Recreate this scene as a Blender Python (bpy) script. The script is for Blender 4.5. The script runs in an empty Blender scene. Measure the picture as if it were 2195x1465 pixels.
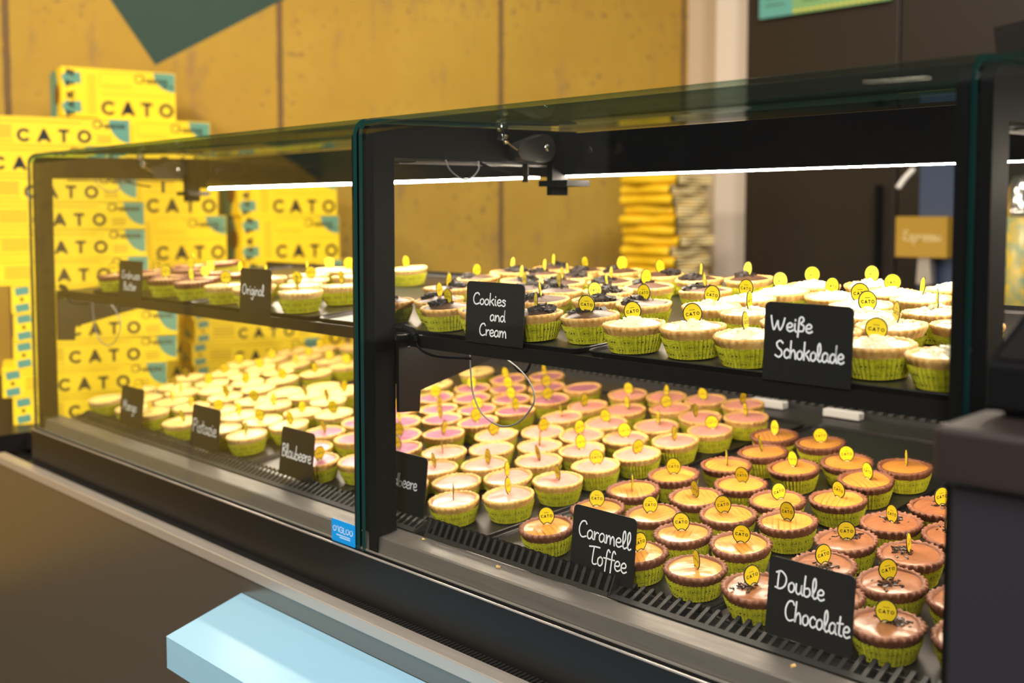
import bpy, bmesh, math, random
from mathutils import Vector, Matrix
random.seed(7)
S = bpy.context.scene
COL = S.collection
ZE = 1.35                      # eye height above the floor; case heights below are given relative to it

# ------------------------------------------------------------------ camera, world, lights, exposure
cam_d = bpy.data.cameras.new('camera'); cam = bpy.data.objects.new('camera', cam_d); COL.objects.link(cam)
cam.location = (0, 0, ZE)
cam.rotation_euler = (math.pi/2 - 0.0605, 0, 0.789255)
cam_d.sensor_width = 36; cam_d.lens = 2265.5/2195*36
cam_d.shift_y = (595.5 - 732.5)/2195
cam_d.clip_start = 0.05
cam_d.dof.use_dof = True; cam_d.dof.focus_distance = 1.32; cam_d.dof.aperture_fstop = 3.4
S.camera = cam
S.view_settings.view_transform = 'Standard'; S.view_settings.look = 'None'
S.view_settings.gamma = 1.0; S.view_settings.use_curve_mapping = False
S.view_settings.exposure = 0.0
W = bpy.data.worlds.new('shop_ambience'); S.world = W; W.use_nodes = True
W.node_tree.nodes['Background'].inputs[0].default_value = (0.95, 0.85, 0.72, 1)
W.node_tree.nodes['Background'].inputs[1].default_value = 0.13
try:
    S.cycles.transparent_max_bounces = 24; S.cycles.max_bounces = 8
    S.cycles.caustics_reflective = False; S.cycles.caustics_refractive = False
    S.cycles.sample_clamp_indirect = 4.0
except Exception: pass

def area(name, loc, target, sx, sy, power, color=(1, .86, .66), spread=180):
    l = bpy.data.lights.new(name, 'AREA'); l.shape = 'RECTANGLE'; l.size = sx; l.size_y = sy
    l.energy = power; l.color = color; l.spread = math.radians(spread)
    o = bpy.data.objects.new(name, l); COL.objects.link(o); o.location = loc
    o.rotation_euler = (Vector(target)-Vector(loc)).to_track_quat('-Z', 'Y').to_euler()
    return o
area('ceiling_wash_light', (-1.6, 1.2, 3.6), (-3.2, 2.6, 1.5), .5, .5, 29, (1, .84, .60), 120)
area('ceiling_wash_light', (-2.0, -1.6, 3.6), (-4.4, -.5, .9), .5, .5, 160, (1, .84, .60), 140)
area('ceiling_case_light', (-0.2, -.5, 3.4), (-0.9, 1.0, .8), 1.3, 1.3, 34, (1, .96, .92), 120)
area('ceiling_back_light', (-.5, 2.6, 3.4), (-2.5, 3.7, 1.3), .5, .5, 30, (1, .86, .70), 130)

area('front_fill_light', (1.3, -2.1, 3.0), (-.9, 1.1, .95), .7, .7, 42, (1, .93, .84), 110)  # added fill from behind the camera, brightens the topper faces; no real fixture

# ------------------------------------------------------------------ materials
def mat(name, col, rough=.5, metal=0.0, spec=.5, coat=0.0, trans=0.0):
    m = bpy.data.materials.new(name); m.use_nodes = True
    b = m.node_tree.nodes['Principled BSDF']
    b.inputs['Base Color'].default_value = (*col, 1); b.inputs['Roughness'].default_value = rough
    b.inputs['Metallic'].default_value = metal; b.inputs['Specular IOR Level'].default_value = spec
    b.inputs['Coat Weight'].default_value = coat
    return m
class NT:
    """small helper to write node trees"""
    def __init__(s, m): s.m = m; s.t = m.node_tree; s.b = s.t.nodes.get('Principled BSDF')
    def n(s, typ, **kw):
        x = s.t.nodes.new(typ)
        for k, v in kw.items(): setattr(x, k, v)
        return x
    def l(s, a, b): s.t.links.new(a, b)
    def math(s, op, a, b=None, c=None):
        x = s.n('ShaderNodeMath', operation=op)
        for i, v in enumerate((a, b, c)):
            if v is None: continue
            if isinstance(v, (int, float)): x.inputs[i].default_value = v
            else: s.l(v, x.inputs[i])
        return x.outputs[0]
    def obj(s): return s.n('ShaderNodeTexCoord').outputs['Object']
    def xyz(s, v):
        x = s.n('ShaderNodeSeparateXYZ'); s.l(v, x.inputs[0]); return x.outputs
    def noise(s, vec, scale, detail=3, rough=.55):
        x = s.n('ShaderNodeTexNoise'); x.inputs['Scale'].default_value = scale; x.inputs['Detail'].default_value = detail
        x.inputs['Roughness'].default_value = rough; s.l(vec, x.inputs['Vector']); return x.outputs['Fac']
    def ramp(s, fac, stops):
        x = s.n('ShaderNodeValToRGB'); e = x.color_ramp.elements
        while len(e) < len(stops): e.new(.5)
        for i, (p, c) in enumerate(stops): e[i].position = p; e[i].color = (*c, 1)
        s.l(fac, x.inputs[0]); return x.outputs[0]
    def mix(s, fac, a, b):
        x = s.n('ShaderNodeMix', data_type='RGBA')
        for sock, v in ((x.inputs[0], fac), (x.inputs[6], a), (x.inputs[7], b)):
            if isinstance(v, (int, float)): sock.default_value = v
            elif isinstance(v, tuple): sock.default_value = (*v, 1)
            else: s.l(v, sock)
        return x.outputs[2]
    def color(s, out): s.l(out, s.b.inputs['Base Color'])
    def bump(s, h, strength=.3, dist=.001):
        x = s.n('ShaderNodeBump'); x.inputs['Strength'].default_value = strength; x.inputs['Distance'].default_value = dist
        s.l(h, x.inputs['Height']); s.l(x.outputs[0], s.b.inputs['Normal'])

M = {}
M['black'] = mat('black_powder_coat', (.005, .005, .0055), .6, 0, .08)
M['black_gloss'] = mat('black_gloss', (.006, .006, .007), .12)
M['black_satin'] = mat('black_satin', (.009, .0085, .0085), .36, 0, .3)
M['charcoal'] = mat('charcoal_plastic', (.015, .0143, .0138), .5, 0, .35)
M['tray'] = mat('dark_tray_enamel', (.022, .020, .019), .38)
M['steel'] = mat('brushed_steel', (.50, .46, .43), .34, 1.0)
M['deck_steel'] = mat('dull_deck_steel', (.17, .155, .145), .42, .75)
M['panel'] = mat('dark_front_panel', (.25, .225, .20), .27, .8, .5)
M['blue'] = mat('light_blue_lacquer', (.27, .50, .68), .38)
M['chrome'] = mat('chrome', (.75, .72, .68), .18, 1.0)
M['brass'] = mat('brass', (.70, .50, .25), .3, 1.0)
M['wire'] = mat('grey_cable', (.16, .15, .145), .4)
M['white_plastic'] = mat('white_plastic', (.62, .60, .58), .35)
M['chalk'] = mat('chalk_pen', (.74, .74, .77), .8)
M['slate'] = mat('black_chalkboard', (.010, .010, .010), .45, 0, .3)
M['sticker'] = mat('blue_sticker', (.0, .25, .68), .35)
M['sticker_ink'] = mat('sticker_ink', (.62, .74, .84), .4)
M['ink'] = mat('black_ink', (.010, .009, .006), .5)
M['boxyellow'] = mat('yellow_card', (.88, .62, .014), .5)
M['boxline'] = mat('ochre_print', (.55, .36, .01), .5)
M['teal'] = mat('teal_print', (.10, .27, .21), .5)
M['boxhole'] = mat('brown_window', (.16, .06, .01), .5)
M['pick_yellow'] = mat('yellow_topper_card', (.80, .60, .012), .45)
M['pick_cream'] = mat('cream_topper_foot', (.72, .60, .26), .5)
M['choc_bits'] = mat('dark_chocolate_bits', (.030, .012, .006), .38)
M['cookie_bits'] = mat('black_cookie_crumb', (.016, .010, .008), .6)
M['white_bits'] = mat('white_chocolate_flake', (.92, .84, .60), .5)
M['floor'] = mat('dark_floor', (.035, .032, .03), .5)
M['bagyellow'] = mat('yellow_paper_bag', (.80, .50, .010), .6)
M['bagcream'] = mat('cream_bag_paper', (.72, .58, .30), .65)
M['cream'] = mat('cream_plaster', (.50, .40, .30), .7)
M['greytrim'] = mat('pale_grey_trim', (.62, .55, .50), .6)
M['darkcab'] = mat('dark_brown_laminate', (.017, .0125, .010), .4)
M['signgreen'] = mat('green_sign', (.18, .36, .15), .5)
M['signteal'] = mat('teal_sign', (.10, .33, .31), .5)
M['bluegrey'] = mat('blue_grey_metal', (.06, .085, .16), .35, .3)
M['cupyellow'] = None

def m_led(name, col, s):
    m = bpy.data.materials.new(name); m.use_nodes = True; t = m.node_tree; t.nodes.clear()
    e = t.nodes.new('ShaderNodeEmission'); e.inputs[0].default_value = (*col, 1); e.inputs[1].default_value = s
    o = t.nodes.new('ShaderNodeOutputMaterial'); t.links.new(e.outputs[0], o.inputs[0]); return m
M['led'] = m_led('led_tube', (1, .85, .67), 270)
M['led_under'] = m_led('led_under_shelf', (1, .84, .66), 92)
M['led_front'] = m_led('led_shelf_edge', (1, .87, .72), 17)

def m_glass(name, base, graze, fmul=1.0, gp=4.0, fcap=.94):
    m = bpy.data.materials.new(name); m.use_nodes = True; t = m.node_tree; t.nodes.clear(); N = NT(m)
    lw = N.n('ShaderNodeLayerWeight'); lw.inputs[0].default_value = .5
    f5 = N.math('POWER', lw.outputs['Facing'], 5.0)
    fr = N.math('MULTIPLY_ADD', f5, fcap, .04 * fmul)
    f3 = N.math('POWER', lw.outputs['Facing'], gp)
    tr = N.n('ShaderNodeBsdfTransparent'); N.l(N.mix(f3, base, graze), tr.inputs[0])
    gl = N.n('ShaderNodeBsdfGlossy'); gl.inputs['Roughness'].default_value = 0.0; gl.inputs[0].default_value = (.95, 1, .98, 1)
    mx = N.n('ShaderNodeMixShader'); N.l(fr, mx.inputs[0]); N.l(tr.outputs[0], mx.inputs[1]); N.l(gl.outputs[0], mx.inputs[2])
    o = N.n('ShaderNodeOutputMaterial'); N.l(mx.outputs[0], o.inputs[0]); return m
M['glass'] = m_glass('clear_pane_glass', (.975, .985, .98), (.70, .86, .78))
M['glass_bend'] = m_glass('bent_pane_glass', (.95, .98, .97), (.20, .50, .45), 1.0, 2.2, .28)
M['glass_edge'] = mat('green_glass_edge', (.012, .065, .058), .08, 0, .7)
M['glass_clip'] = m_glass('clear_acrylic', (.62, .66, .70), (.3, .32, .36), 3.0)

# ---- yellow concrete-look wall with dark joints and green mural; object space: x along the wall, z up
def m_wall():
    m = mat('yellow_wall_panels', (.6, .35, .05), .75); N = NT(m); v = N.obj(); x, y, z = N.xyz(v)
    big = N.noise(v, 1.6, 4, .6); fine = N.noise(v, 22, 5, .65)
    base = N.ramp(big, [(.25, (.29, .172, .016)), (.5, (.335, .207, .020)), (.75, (.385, .252, .032))])
    sc = N.n('ShaderNodeMapping'); sc.inputs['Scale'].default_value = (1, 1, .35); N.l(v, sc.inputs[0])
    scuff = N.noise(sc.outputs[0], 9, 6, .7)
    sm = N.ramp(scuff, [(.555, (0, 0, 0)), (.68, (1, 1, 1))])
    c = N.mix(N.math('MULTIPLY', sm, .72), base, (.22, .13, .045))
    pits = N.ramp(N.noise(v, 34, 2, .5), [(.615, (0, 0, 0)), (.66, (1, 1, 1))])
    gate = N.ramp(N.noise(v, 3.1, 2), [(.48, (0, 0, 0)), (.62, (1, 1, 1))])
    c = N.mix(N.math('MULTIPLY', N.math('MULTIPLY', pits, gate), .8), c, (.13, .075, .03))
    # vertical joints every .93 m
    j = N.math('ABSOLUTE', N.math('SUBTRACT', N.math('FRACT', N.math('DIVIDE', N.math('ADD', x, 1.185 + .93*20 + .465), .928)), .5))
    jm = N.math('LESS_THAN', N.math('ADD', j, N.math('MULTIPLY', N.math('SUBTRACT', fine, .5), .012)), .0125)
    c = N.mix(N.math('MULTIPLY', jm, .85), c, (.085, .045, .02))
    hz = N.math('ABSOLUTE', N.math('SUBTRACT', z, .205))
    hj = N.math('MULTIPLY', N.math('LESS_THAN', hz, .004), .25)
    c = N.mix(hj, c, (.2, .12, .04))
    def wedge(tx, tz, sl, sr):
        dx = N.math('SUBTRACT', x, tx); dz = N.math('SUBTRACT', z, tz)
        a = N.math('GREATER_THAN', dz, N.math('MULTIPLY', dx, sr))
        b = N.math('GREATER_THAN', dz, N.math('MULTIPLY', N.math('MULTIPLY', dx, -1), sl))
        top = N.math('LESS_THAN', dz, .62)
        return N.math('MULTIPLY', N.math('MULTIPLY', a, b), top)
    g = N.math('MAXIMUM', wedge(-.747, .528, 1.48, .585), wedge(-4.30, .06, 1.3, .40))
    green = N.mix(big, (.010, .034, .027), (.016, .050, .040))
    c = N.mix(g, c, green)
    N.color(c); N.bump(fine, .25, .004)
    return m
M['wall'] = m_wall()

def m_brushed(name, col, metal, rough, axis):
    m = mat(name, col, rough, metal); N = NT(m)
    mp = N.n('ShaderNodeMapping'); mp.inputs['Scale'].default_value = axis; N.l(N.obj(), mp.inputs[0])
    f = N.noise(mp.outputs[0], 30, 3, .6)
    N.l(N.ramp(f, [(.3, (rough*.8,)*3), (.7, (rough*1.25,)*3)]), N.b.inputs['Roughness'])
    return m
M['steel'] = m_brushed('brushed_steel', (.50, .45, .41), .55, .36, (.3, 8, 8))
M['deck_steel'] = m_brushed('dull_deck_steel', (.13, .115, .103), .3, .5, (.5, 5, 5))

def m_crust(name, light, dark, brown):
    m = mat(name, light, .62); N = NT(m); v = N.obj(); x, y, z = N.xyz(v)
    r = N.math('SQRT', N.math('ADD', N.math('MULTIPLY', x, x), N.math('MULTIPLY', y, y)))
    n1 = N.noise(v, 90, 4, .6)
    e = N.math('ADD', N.math('MULTIPLY', N.math('SUBTRACT', r, .0372), 330), N.math('MULTIPLY', N.math('SUBTRACT', n1, .5), 1.6))
    f = N.ramp(e, [(.15, (0, 0, 0)), (.9, (1, 1, 1))])
    c = N.mix(N.ramp(n1, [(.35, (0, 0, 0)), (.7, (1, 1, 1))]), light, dark)
    c = N.mix(N.math('MULTIPLY', f, .75), c, brown)
    N.color(c); N.bump(N.noise(v, 420, 4, .7), .5, .0012)
    return m
M['crust_light'] = m_crust('golden_shortcrust', (.74, .455, .145), (.60, .31, .07), (.33, .115, .018))
M['crust_pale'] = m_crust('pale_shortcrust', (.78, .52, .20), (.68, .40, .12), (.44, .18, .035))
M['crust_brown'] = m_crust('cocoa_shortcrust', (.20, .070, .030), (.15, .046, .020), (.10, .028, .012))

def m_fill(name, a, b, rough=.34, coat=.15, streak=None, noise_s=60):
    m = mat(name, a, rough, 0, .5, coat); m.node_tree.nodes['Principled BSDF'].inputs['Coat Roughness'].default_value = .18
    N = NT(m); v = N.obj()
    c = N.mix(N.ramp(N.noise(v, noise_s, 3), [(.35, (0, 0, 0)), (.7, (1, 1, 1))]), a, b)
    if streak:
        w = N.n('ShaderNodeTexWave', wave_type='BANDS', bands_direction='X'); w.inputs['Scale'].default_value = 42
        w.inputs['Distortion'].default_value = 5.5; w.inputs['Detail'].default_value = 1.5; w.inputs['Detail Scale'].default_value = .35
        N.l(v, w.inputs['Vector'])
        f = N.ramp(w.outputs['Fac'], [(.72, (0, 0, 0)), (.90, (1, 1, 1))])
        k = N.ramp(N.noise(v, 28, 2), [(.42, (0, 0, 0)), (.60, (1, 1, 1))])
        c = N.mix(N.math('MULTIPLY', N.math('MULTIPLY', f, k), .95), c, streak)
    N.color(c); N.bump(N.noise(v, 75, 2), .5, .0025)
    return m
M['f_straw'] = m_fill('pink_glaze', (.66, .235, .20), (.74, .32, .27))
M['f_blue'] = m_fill('berry_glaze', (.30, .075, .16), (.50, .19, .28))
M['f_pist'] = m_fill('pale_green_glaze', (.76, .62, .22), (.66, .60, .20), .4)
M['f_mango'] = m_fill('mango_glaze', (.88, .62, .17), (.88, .66, .24), .4)
M['f_caramel'] = m_fill('caramel_glaze', (.52, .205, .030), (.60, .265, .050), .30, .18, (.26, .075, .005))
M['f_choc'] = m_fill('milk_chocolate_glaze', (.235, .085, .034), (.28, .105, .044), .32, .15)
M['f_cookie'] = m_fill('dark_chocolate_glaze', (.050, .020, .010), (.075, .032, .017), .55, .05)
M['f_white'] = m_fill('white_cream', (.82, .68, .40), (.84, .73, .50), .45, .1)
M['f_orig'] = m_fill('vanilla_cream', (.84, .66, .36), (.80, .58, .26), .45, .1)
M['f_nut'] = m_fill('peanut_cream', (.70, .40, .20), (.76, .48, .26), .4, .2)

def m_cup():
    m = mat('printed_green_paper', (.55, .55, .04), .6); N = NT(m); v = N.obj(); x, y, z = N.xyz(v)
    ang = N.math('ARCTAN2', y, x)
    row = N.math('FLOOR', N.math('DIVIDE', z, .0088))
    u = N.math('ADD', N.math('MULTIPLY', ang, 11/(2*math.pi)), N.math('MULTIPLY', row, .5))
    cu = N.math('SUBTRACT', N.math('FRACT', u), .5); cv = N.math('SUBTRACT', N.math('FRACT', N.math('DIVIDE', z, .0088)), .5)
    rr = N.math('SQRT', N.math('ADD', N.math('MULTIPLY', cu, cu), N.math('MULTIPLY', cv, cv)))
    ring = N.math('LESS_THAN', N.math('ABSOLUTE', N.math('SUBTRACT', rr, .36)), .042)
    bar = N.math('MULTIPLY', N.math('LESS_THAN', N.math('ABSOLUTE', cv), .13), N.math('LESS_THAN', N.math('ABSOLUTE', cu), .28))
    let = N.math('GREATER_THAN', N.math('SINE', N.math('MULTIPLY', cu, 50)), .0)
    mk = N.math('MAXIMUM', N.math('MULTIPLY', ring, .45), N.math('MULTIPLY', bar, let))
    c = N.mix(N.noise(v, 40, 2), (.56, .51, .018), (.49, .48, .020))
    N.color(N.mix(mk, c, (.10, .115, .010)))
    N.b.inputs['Subsurface Weight'].default_value = 0.0
    return m
M['cup'] = m_cup()

# ------------------------------------------------------------------ mesh helpers
class MB:
    def __init__(s): s.v = []; s.f = []; s.m = []; s.sm = []
    def add(s, vs, fs, mi=0, smooth=False):
        o = len(s.v); s.v += [tuple(p) for p in vs]
        for f in fs: s.f.append([i+o for i in f]); s.m.append(mi); s.sm.append(smooth)
    def box(s, x0, x1, y0, y1, z0, z1, mi=0):
        s.add([(x0,y0,z0),(x1,y0,z0),(x1,y1,z0),(x0,y1,z0),(x0,y0,z1),(x1,y0,z1),(x1,y1,z1),(x0,y1,z1)],
              [(0,3,2,1),(4,5,6,7),(0,1,5,4),(1,2,6,5),(2,3,7,6),(3,0,4,7)], mi)
    def prism(s, poly, axis, a, b, mi=0, smooth=False, caps=True, capmi=None):
        """poly: list of 2-D points in the two other axes (cyclic order), extruded from a to b along axis"""
        n = len(poly)
        def P(p, t):
            if axis == 'x': return (t, p[0], p[1])
            if axis == 'y': return (p[0], t, p[1])
            return (p[0], p[1], t)
        vs = [P(p, a) for p in poly] + [P(p, b) for p in poly]
        s.add(vs, [(i, (i+1) % n, n+(i+1) % n, n+i) for i in range(n)], mi, smooth)
        if caps:
            c = mi if capmi is None else capmi
            s.add([P(p, a) for p in poly], [list(range(n))[::-1]], c); s.add([P(p, b) for p in poly], [list(range(n))], c)
    def lathe(s, prof, n=48, mi=0, smooth=True, cap0=False, cap1=False, mod=None):
        """prof: (r,z); mod(k, ang, r, z)->(r,z)"""
        o = len(s.v); m = len(prof)
        for k, (r, z) in enumerate(prof):
            for i in range(n):
                a = 2*math.pi*i/n; R, Z = (r, z) if mod is None else mod(k, a, r, z)
                s.v.append((R*math.cos(a), R*math.sin(a), Z))
        for k in range(m-1):
            for i in range(n):
                j = (i+1) % n; s.f.append([o+k*n+i, o+k*n+j, o+(k+1)*n+j, o+(k+1)*n+i]); s.m.append(mi); s.sm.append(smooth)
        if cap0: s.f.append([o+i for i in range(n)][::-1]); s.m.append(mi); s.sm.append(False)
        if cap1: s.f.append([o+(m-1)*n+i for i in range(n)]); s.m.append(mi); s.sm.append(False)
    def tube(s, pts, r, n=8, mi=0, sub=6, closed=False):
        P = smooth_line([Vector(p) for p in pts], sub) if sub > 1 else [Vector(p) for p in pts]
        up = Vector((.13, .27, .95)); rings = []
        for i, p in enumerate(P):
            t = (P[min(i+1, len(P)-1)]-P[max(i-1, 0)]).normalized()
            a = t.cross(up).normalized(); b = t.cross(a).normalized()
            rings.append([p+a*r*math.cos(2*math.pi*k/n)+b*r*math.sin(2*math.pi*k/n) for k in range(n)])
        vs = [q for rg in rings for q in rg]; fs = []
        for i in range(len(P)-1):
            for k in range(n): fs.append((i*n+k, i*n+(k+1) % n, (i+1)*n+(k+1) % n, (i+1)*n+k))
        fs.append(list(range(n))[::-1]); fs.append([(len(P)-1)*n+k for k in range(n)])
        s.add(vs, fs, mi, True)
    def xf(s, mat4, start=0):
        for i in range(start, len(s.v)): s.v[i] = tuple(mat4 @ Vector(s.v[i]))
    def mesh(s, name, mats):
        me = bpy.data.meshes.new(name); me.from_pydata(s.v, [], s.f)
        for m in mats: me.materials.append(m)
        me.polygons.foreach_set('material_index', s.m); me.polygons.foreach_set('use_smooth', s.sm); me.update()
        return me
    def build(s, name, mats, parent=None, **kw):
        if not isinstance(mats, (list, tuple)): mats = [mats]
        return link(name, s.mesh(name, mats), parent, **kw)
def link(name, me, parent=None, loc=None, rotz=0):
    o = bpy.data.objects.new(name, me); COL.objects.link(o)
    if parent: o.parent = parent
    if loc: o.location = loc
    if rotz: o.rotation_euler[2] = rotz
    return o
def thing(name, label, cat, loc=(0, 0, 0), rotz=0, group=None):
    o = bpy.data.objects.new(name, None); COL.objects.link(o); o.empty_display_size = .05
    o.location = loc; o.rotation_euler[2] = rotz; tag(o, label, cat, group); return o
def tag(o, label=None, cat=None, group=None, kind=None):
    if label: o['label'] = label
    if cat: o['category'] = cat
    if group: o['group'] = group
    if kind: o['kind'] = kind
    return o
def bevel(o, w=.002, seg=2):
    m = o.modifiers.new('edge', 'BEVEL'); m.width = w; m.segments = seg; m.limit_method = 'ANGLE'; m.angle_limit = math.radians(40); return o
def smooth_line(P, sub):
    out = []
    for i in range(len(P)-1):
        a = P[max(i-1, 0)]; b = P[i]; c = P[i+1]; d = P[min(i+2, len(P)-1)]
        for k in range(sub):
            t = k/sub
            out.append(.5*((2*b)+(c-a)*t+(2*a-5*b+4*c-d)*t*t+(3*b-a-3*c+d)*t**3))
    out.append(P[-1]); return out

# ------------------------------------------------------------------ lettering (flat ribbons in a local x,z plane facing -y)
HAND = {
'C': (.66, [[(.62,.82),(.5,.97),(.25,.9),(.08,.55),(.12,.18),(.33,.0),(.62,.1)]]),
'W': (.98, [[(0,.9),(.08,.4),(.2,.03),(.36,.4),(.44,.62),(.48,.3),(.6,.04),(.78,.38),(.88,.8)]]),
'S': (.60, [[(.55,.84),(.36,.97),(.12,.82),(.2,.58),(.44,.42),(.5,.2),(.3,.02),(.02,.12)]]),
'T': (.62, [[(0,.9),(.4,.96),(.78,.97)],[(.36,.93),(.3,.5),(.28,.1),(.42,.0),(.6,.06)]]),
'D': (.78, [[(.2,.9),(.16,.5),(.14,.04)],[(.02,.82),(.35,.93),(.66,.66),(.6,.26),(.32,.04),(0,.06)]]),
'O': (.78, [[(.4,.95),(.12,.75),(.06,.3),(.28,.02),(.58,.2),(.64,.65),(.45,.93),(.3,.9)]]),
'E': (.58, [[(.52,.86),(.28,.96),(.12,.78),(.3,.54),(.1,.32),(.18,.06),(.5,.1)]]),
'B': (.62, [[(.14,.95),(.12,.5),(.1,.02)],[(.05,.88),(.4,.95),(.46,.7),(.16,.52),(.5,.4),(.5,.1),(.08,.02)]]),
'M': (.86, [[(.04,.0),(.12,.9),(.36,.3),(.62,.92),(.74,.0)]]),
'P': (.58, [[(.12,.95),(.1,.4),(.08,-.02)],[(.02,.84),(.36,.97),(.5,.74),(.36,.48),(.1,.46)]]),
'K': (.56, [[(.1,1),(.08,.5),(.07,0)],[(.5,.78),(.1,.36),(.24,.34),(.52,.0)]]),
'a': (.52, [[(.42,.42),(.26,.52),(.08,.36),(.08,.1),(.22,.0),(.38,.16),(.43,.46),(.42,.14),(.52,.02)]]),
'b': (.50, [[(.1,1),(.07,.5),(.08,.06),(.28,0),(.43,.2),(.34,.42),(.1,.36)]]),
'c': (.44, [[(.4,.42),(.26,.52),(.08,.34),(.1,.1),(.26,0),(.42,.1)]]),
'd': (.54, [[(.4,.38),(.25,.5),(.07,.32),(.1,.06),(.28,.03),(.42,.34),(.47,1.0),(.44,.3),(.52,.02)]]),
'e': (.46, [[(.07,.25),(.32,.28),(.4,.42),(.25,.53),(.08,.38),(.08,.12),(.25,0),(.45,.1)]]),
'f': (.40, [[(.46,.88),(.34,1.0),(.24,.8),(.2,.3),(.16,-.2)],[(.02,.5),(.42,.52)]]),
'g': (.50, [[(.42,.42),(.25,.52),(.08,.3),(.15,.05),(.35,.12),(.43,.45),(.42,-.1),(.28,-.4),(.08,-.28)]]),
'h': (.50, [[(.1,1),(.08,.5),(.06,0),(.12,.3),(.28,.5),(.4,.34),(.44,0)]]),
'i': (.24, [[(.1,.5),(.1,.14),(.2,0)],[(.12,.70),(.13,.76)]]),
'k': (.48, [[(.1,1),(.08,.5),(.07,0)],[(.42,.54),(.1,.26),(.22,.28),(.46,0)]]),
'l': (.34, [[(.06,.1),(.26,.6),(.2,1.0),(.08,.8),(.1,.2),(.2,.0),(.34,.08)]]),
'm': (.72, [[(.06,.5),(.07,0),(.12,.32),(.24,.5),(.34,.36),(.36,0),(.4,.32),(.52,.5),(.62,.36),(.66,0)]]),
'n': (.50, [[(.06,.5),(.07,0),(.12,.32),(.27,.5),(.4,.36),(.44,0)]]),
'o': (.46, [[(.26,.5),(.08,.36),(.08,.1),(.24,0),(.4,.16),(.38,.42),(.22,.5),(.3,.46)]]),
'p': (.48, [[(.08,.5),(.07,0),(.06,-.4)],[(.08,.36),(.26,.52),(.42,.34),(.34,.06),(.1,.06)]]),
'r': (.38, [[(.06,.5),(.08,0),(.12,.32),(.24,.48),(.36,.46)]]),
's': (.40, [[(.36,.44),(.2,.52),(.08,.4),(.3,.24),(.32,.08),(.18,0),(.02,.08)]]),
't': (.36, [[(.18,.9),(.15,.4),(.16,.06),(.32,.02)],[(0,.56),(.36,.6)]]),
'u': (.50, [[(.07,.5),(.07,.14),(.2,0),(.36,.14),(.4,.5),(.4,.12),(.5,0)]]),
'z': (.44, [[(.04,.48),(.38,.5),(.06,.02),(.44,.04)]]),
'ß': (.50, [[(.06,-.3),(.1,.4),(.14,.86),(.32,.94),(.4,.74),(.22,.54),(.42,.4),(.38,.1),(.16,.06)]]),
'G': (.8, [[(.7,.8),(.4,1),(.08,.7),(.08,.25),(.4,0),(.72,.2),(.72,.48),(.45,.48)]]),
'I': (.3, [[(.14,0),(.14,1)]]), 'L': (.58, [[(.1,1),(.1,.02),(.52,.02)]]), "'": (.24, [[(.14,1.02),(.1,.8)]]),
' ': (.34, []),
}
def ribbon(mb, pts, w, y, mi, sub=5):
    P = smooth_line([Vector((p[0], p[1])) for p in pts], sub) if sub > 1 else [Vector((p[0], p[1])) for p in pts]
    L = []; R = []
    for i, p in enumerate(P):
        t = P[min(i+1, len(P)-1)]-P[max(i-1, 0)]
        t = t.normalized() if t.length > 1e-9 else Vector((1, 0)); n = Vector((-t.y, t.x))*w/2
        if i == 0: p = p-t*w*.35
        if i == len(P)-1: p = p+t*w*.35
        L.append(p+n); R.append(p-n)
    k = len(P); vs = [(q.x, y, q.y) for q in L]+[(q.x, y, q.y) for q in R]
    mb.add(vs, [(i, k+i, k+i+1, i+1) for i in range(k-1)], mi)
def hand_text(mb, text, x0, z0, width, h, y, mi, stroke=.0016, rise=0.0, jitter=.0):
    tot = sum(HAND[c][0] for c in text); sx = width/tot; x = 0
    for c in text:
        adv, lines = HAND[c]
        for ln in lines:
            ribbon(mb, [(x0+(x+px)*sx, z0+pz*h+rise*(x+px)/tot) for px, pz in ln], stroke, y, mi)
        x += adv
def bold_cato(mb, x0, z0, width, h, y, mi):
    """four wide-set geometric capitals C A T O; letter cell = h wide"""
    w = h*.215; gap = (width-4*h*.92)/3; step = h*.92+gap
    def arc(cx, a0, a1, n=20):
        r = h/2-w/2
        return [(cx+math.cos(math.radians(a0+(a1-a0)*i/n))*r, z0+h/2+math.sin(math.radians(a0+(a1-a0)*i/n))*r) for i in range(n+1)]
    ribbon(mb, arc(x0+h/2, 48, 312), w, y, mi, 1)
    xa = x0+step+.02*h
    ribbon(mb, [(xa+.08*h, z0+.07*h), (xa+.45*h, z0+.92*h)], w, y, mi, 1); ribbon(mb, [(xa+.82*h, z0+.07*h), (xa+.45*h, z0+.92*h)], w, y-.00004, mi, 1)
    mb.add([(xa+.22*h, y, z0+.17*h), (xa+.68*h, y, z0+.17*h), (xa+.45*h, y, z0+.66*h)], [(0, 1, 2)], mi)
    xt = x0+2*step+.06*h
    ribbon(mb, [(xt+.08*h, z0+h-w/2), (xt+.70*h, z0+h-w/2)], w, y, mi, 1); ribbon(mb, [(xt+.39*h, z0+.07*h), (xt+.39*h, z0+.94*h)], w, y-.00004, mi, 1)
    ribbon(mb, arc(x0+3*step+h/2, 0, 360, 28), w, y, mi, 1)
# ------------------------------------------------------------------ setting
def struct(o): o['kind'] = 'structure'; return o
b = MB(); b.box(-9, 6, -9, 6, -.05, 0); struct(b.build('floor', M['floor']))
WALL_ROT = math.atan2(.953, .302); W0 = (-3.37, 2.49, ZE)
b = MB(); b.box(-4.38, 1.60, 0, .12, -ZE, 1.75); struct(b.build('wall_left', M['wall'], loc=W0, rotz=WALL_ROT))
b = MB(); b.box(-3.0, 3.2, 4.0, 4.12, 0, 3.1); struct(b.build('wall_back', M['cream']))
b = MB(); b.box(-2.70, -2.515, 3.93, 4.0, 0, 3.1); o = struct(b.build('trim_1', M['greytrim'])); bevel(o, .01)
b = MB(); b.box(-9, 6, -9, -8.9, 0, 3.1); struct(b.build('wall_front', M['darkcab']))

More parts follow.
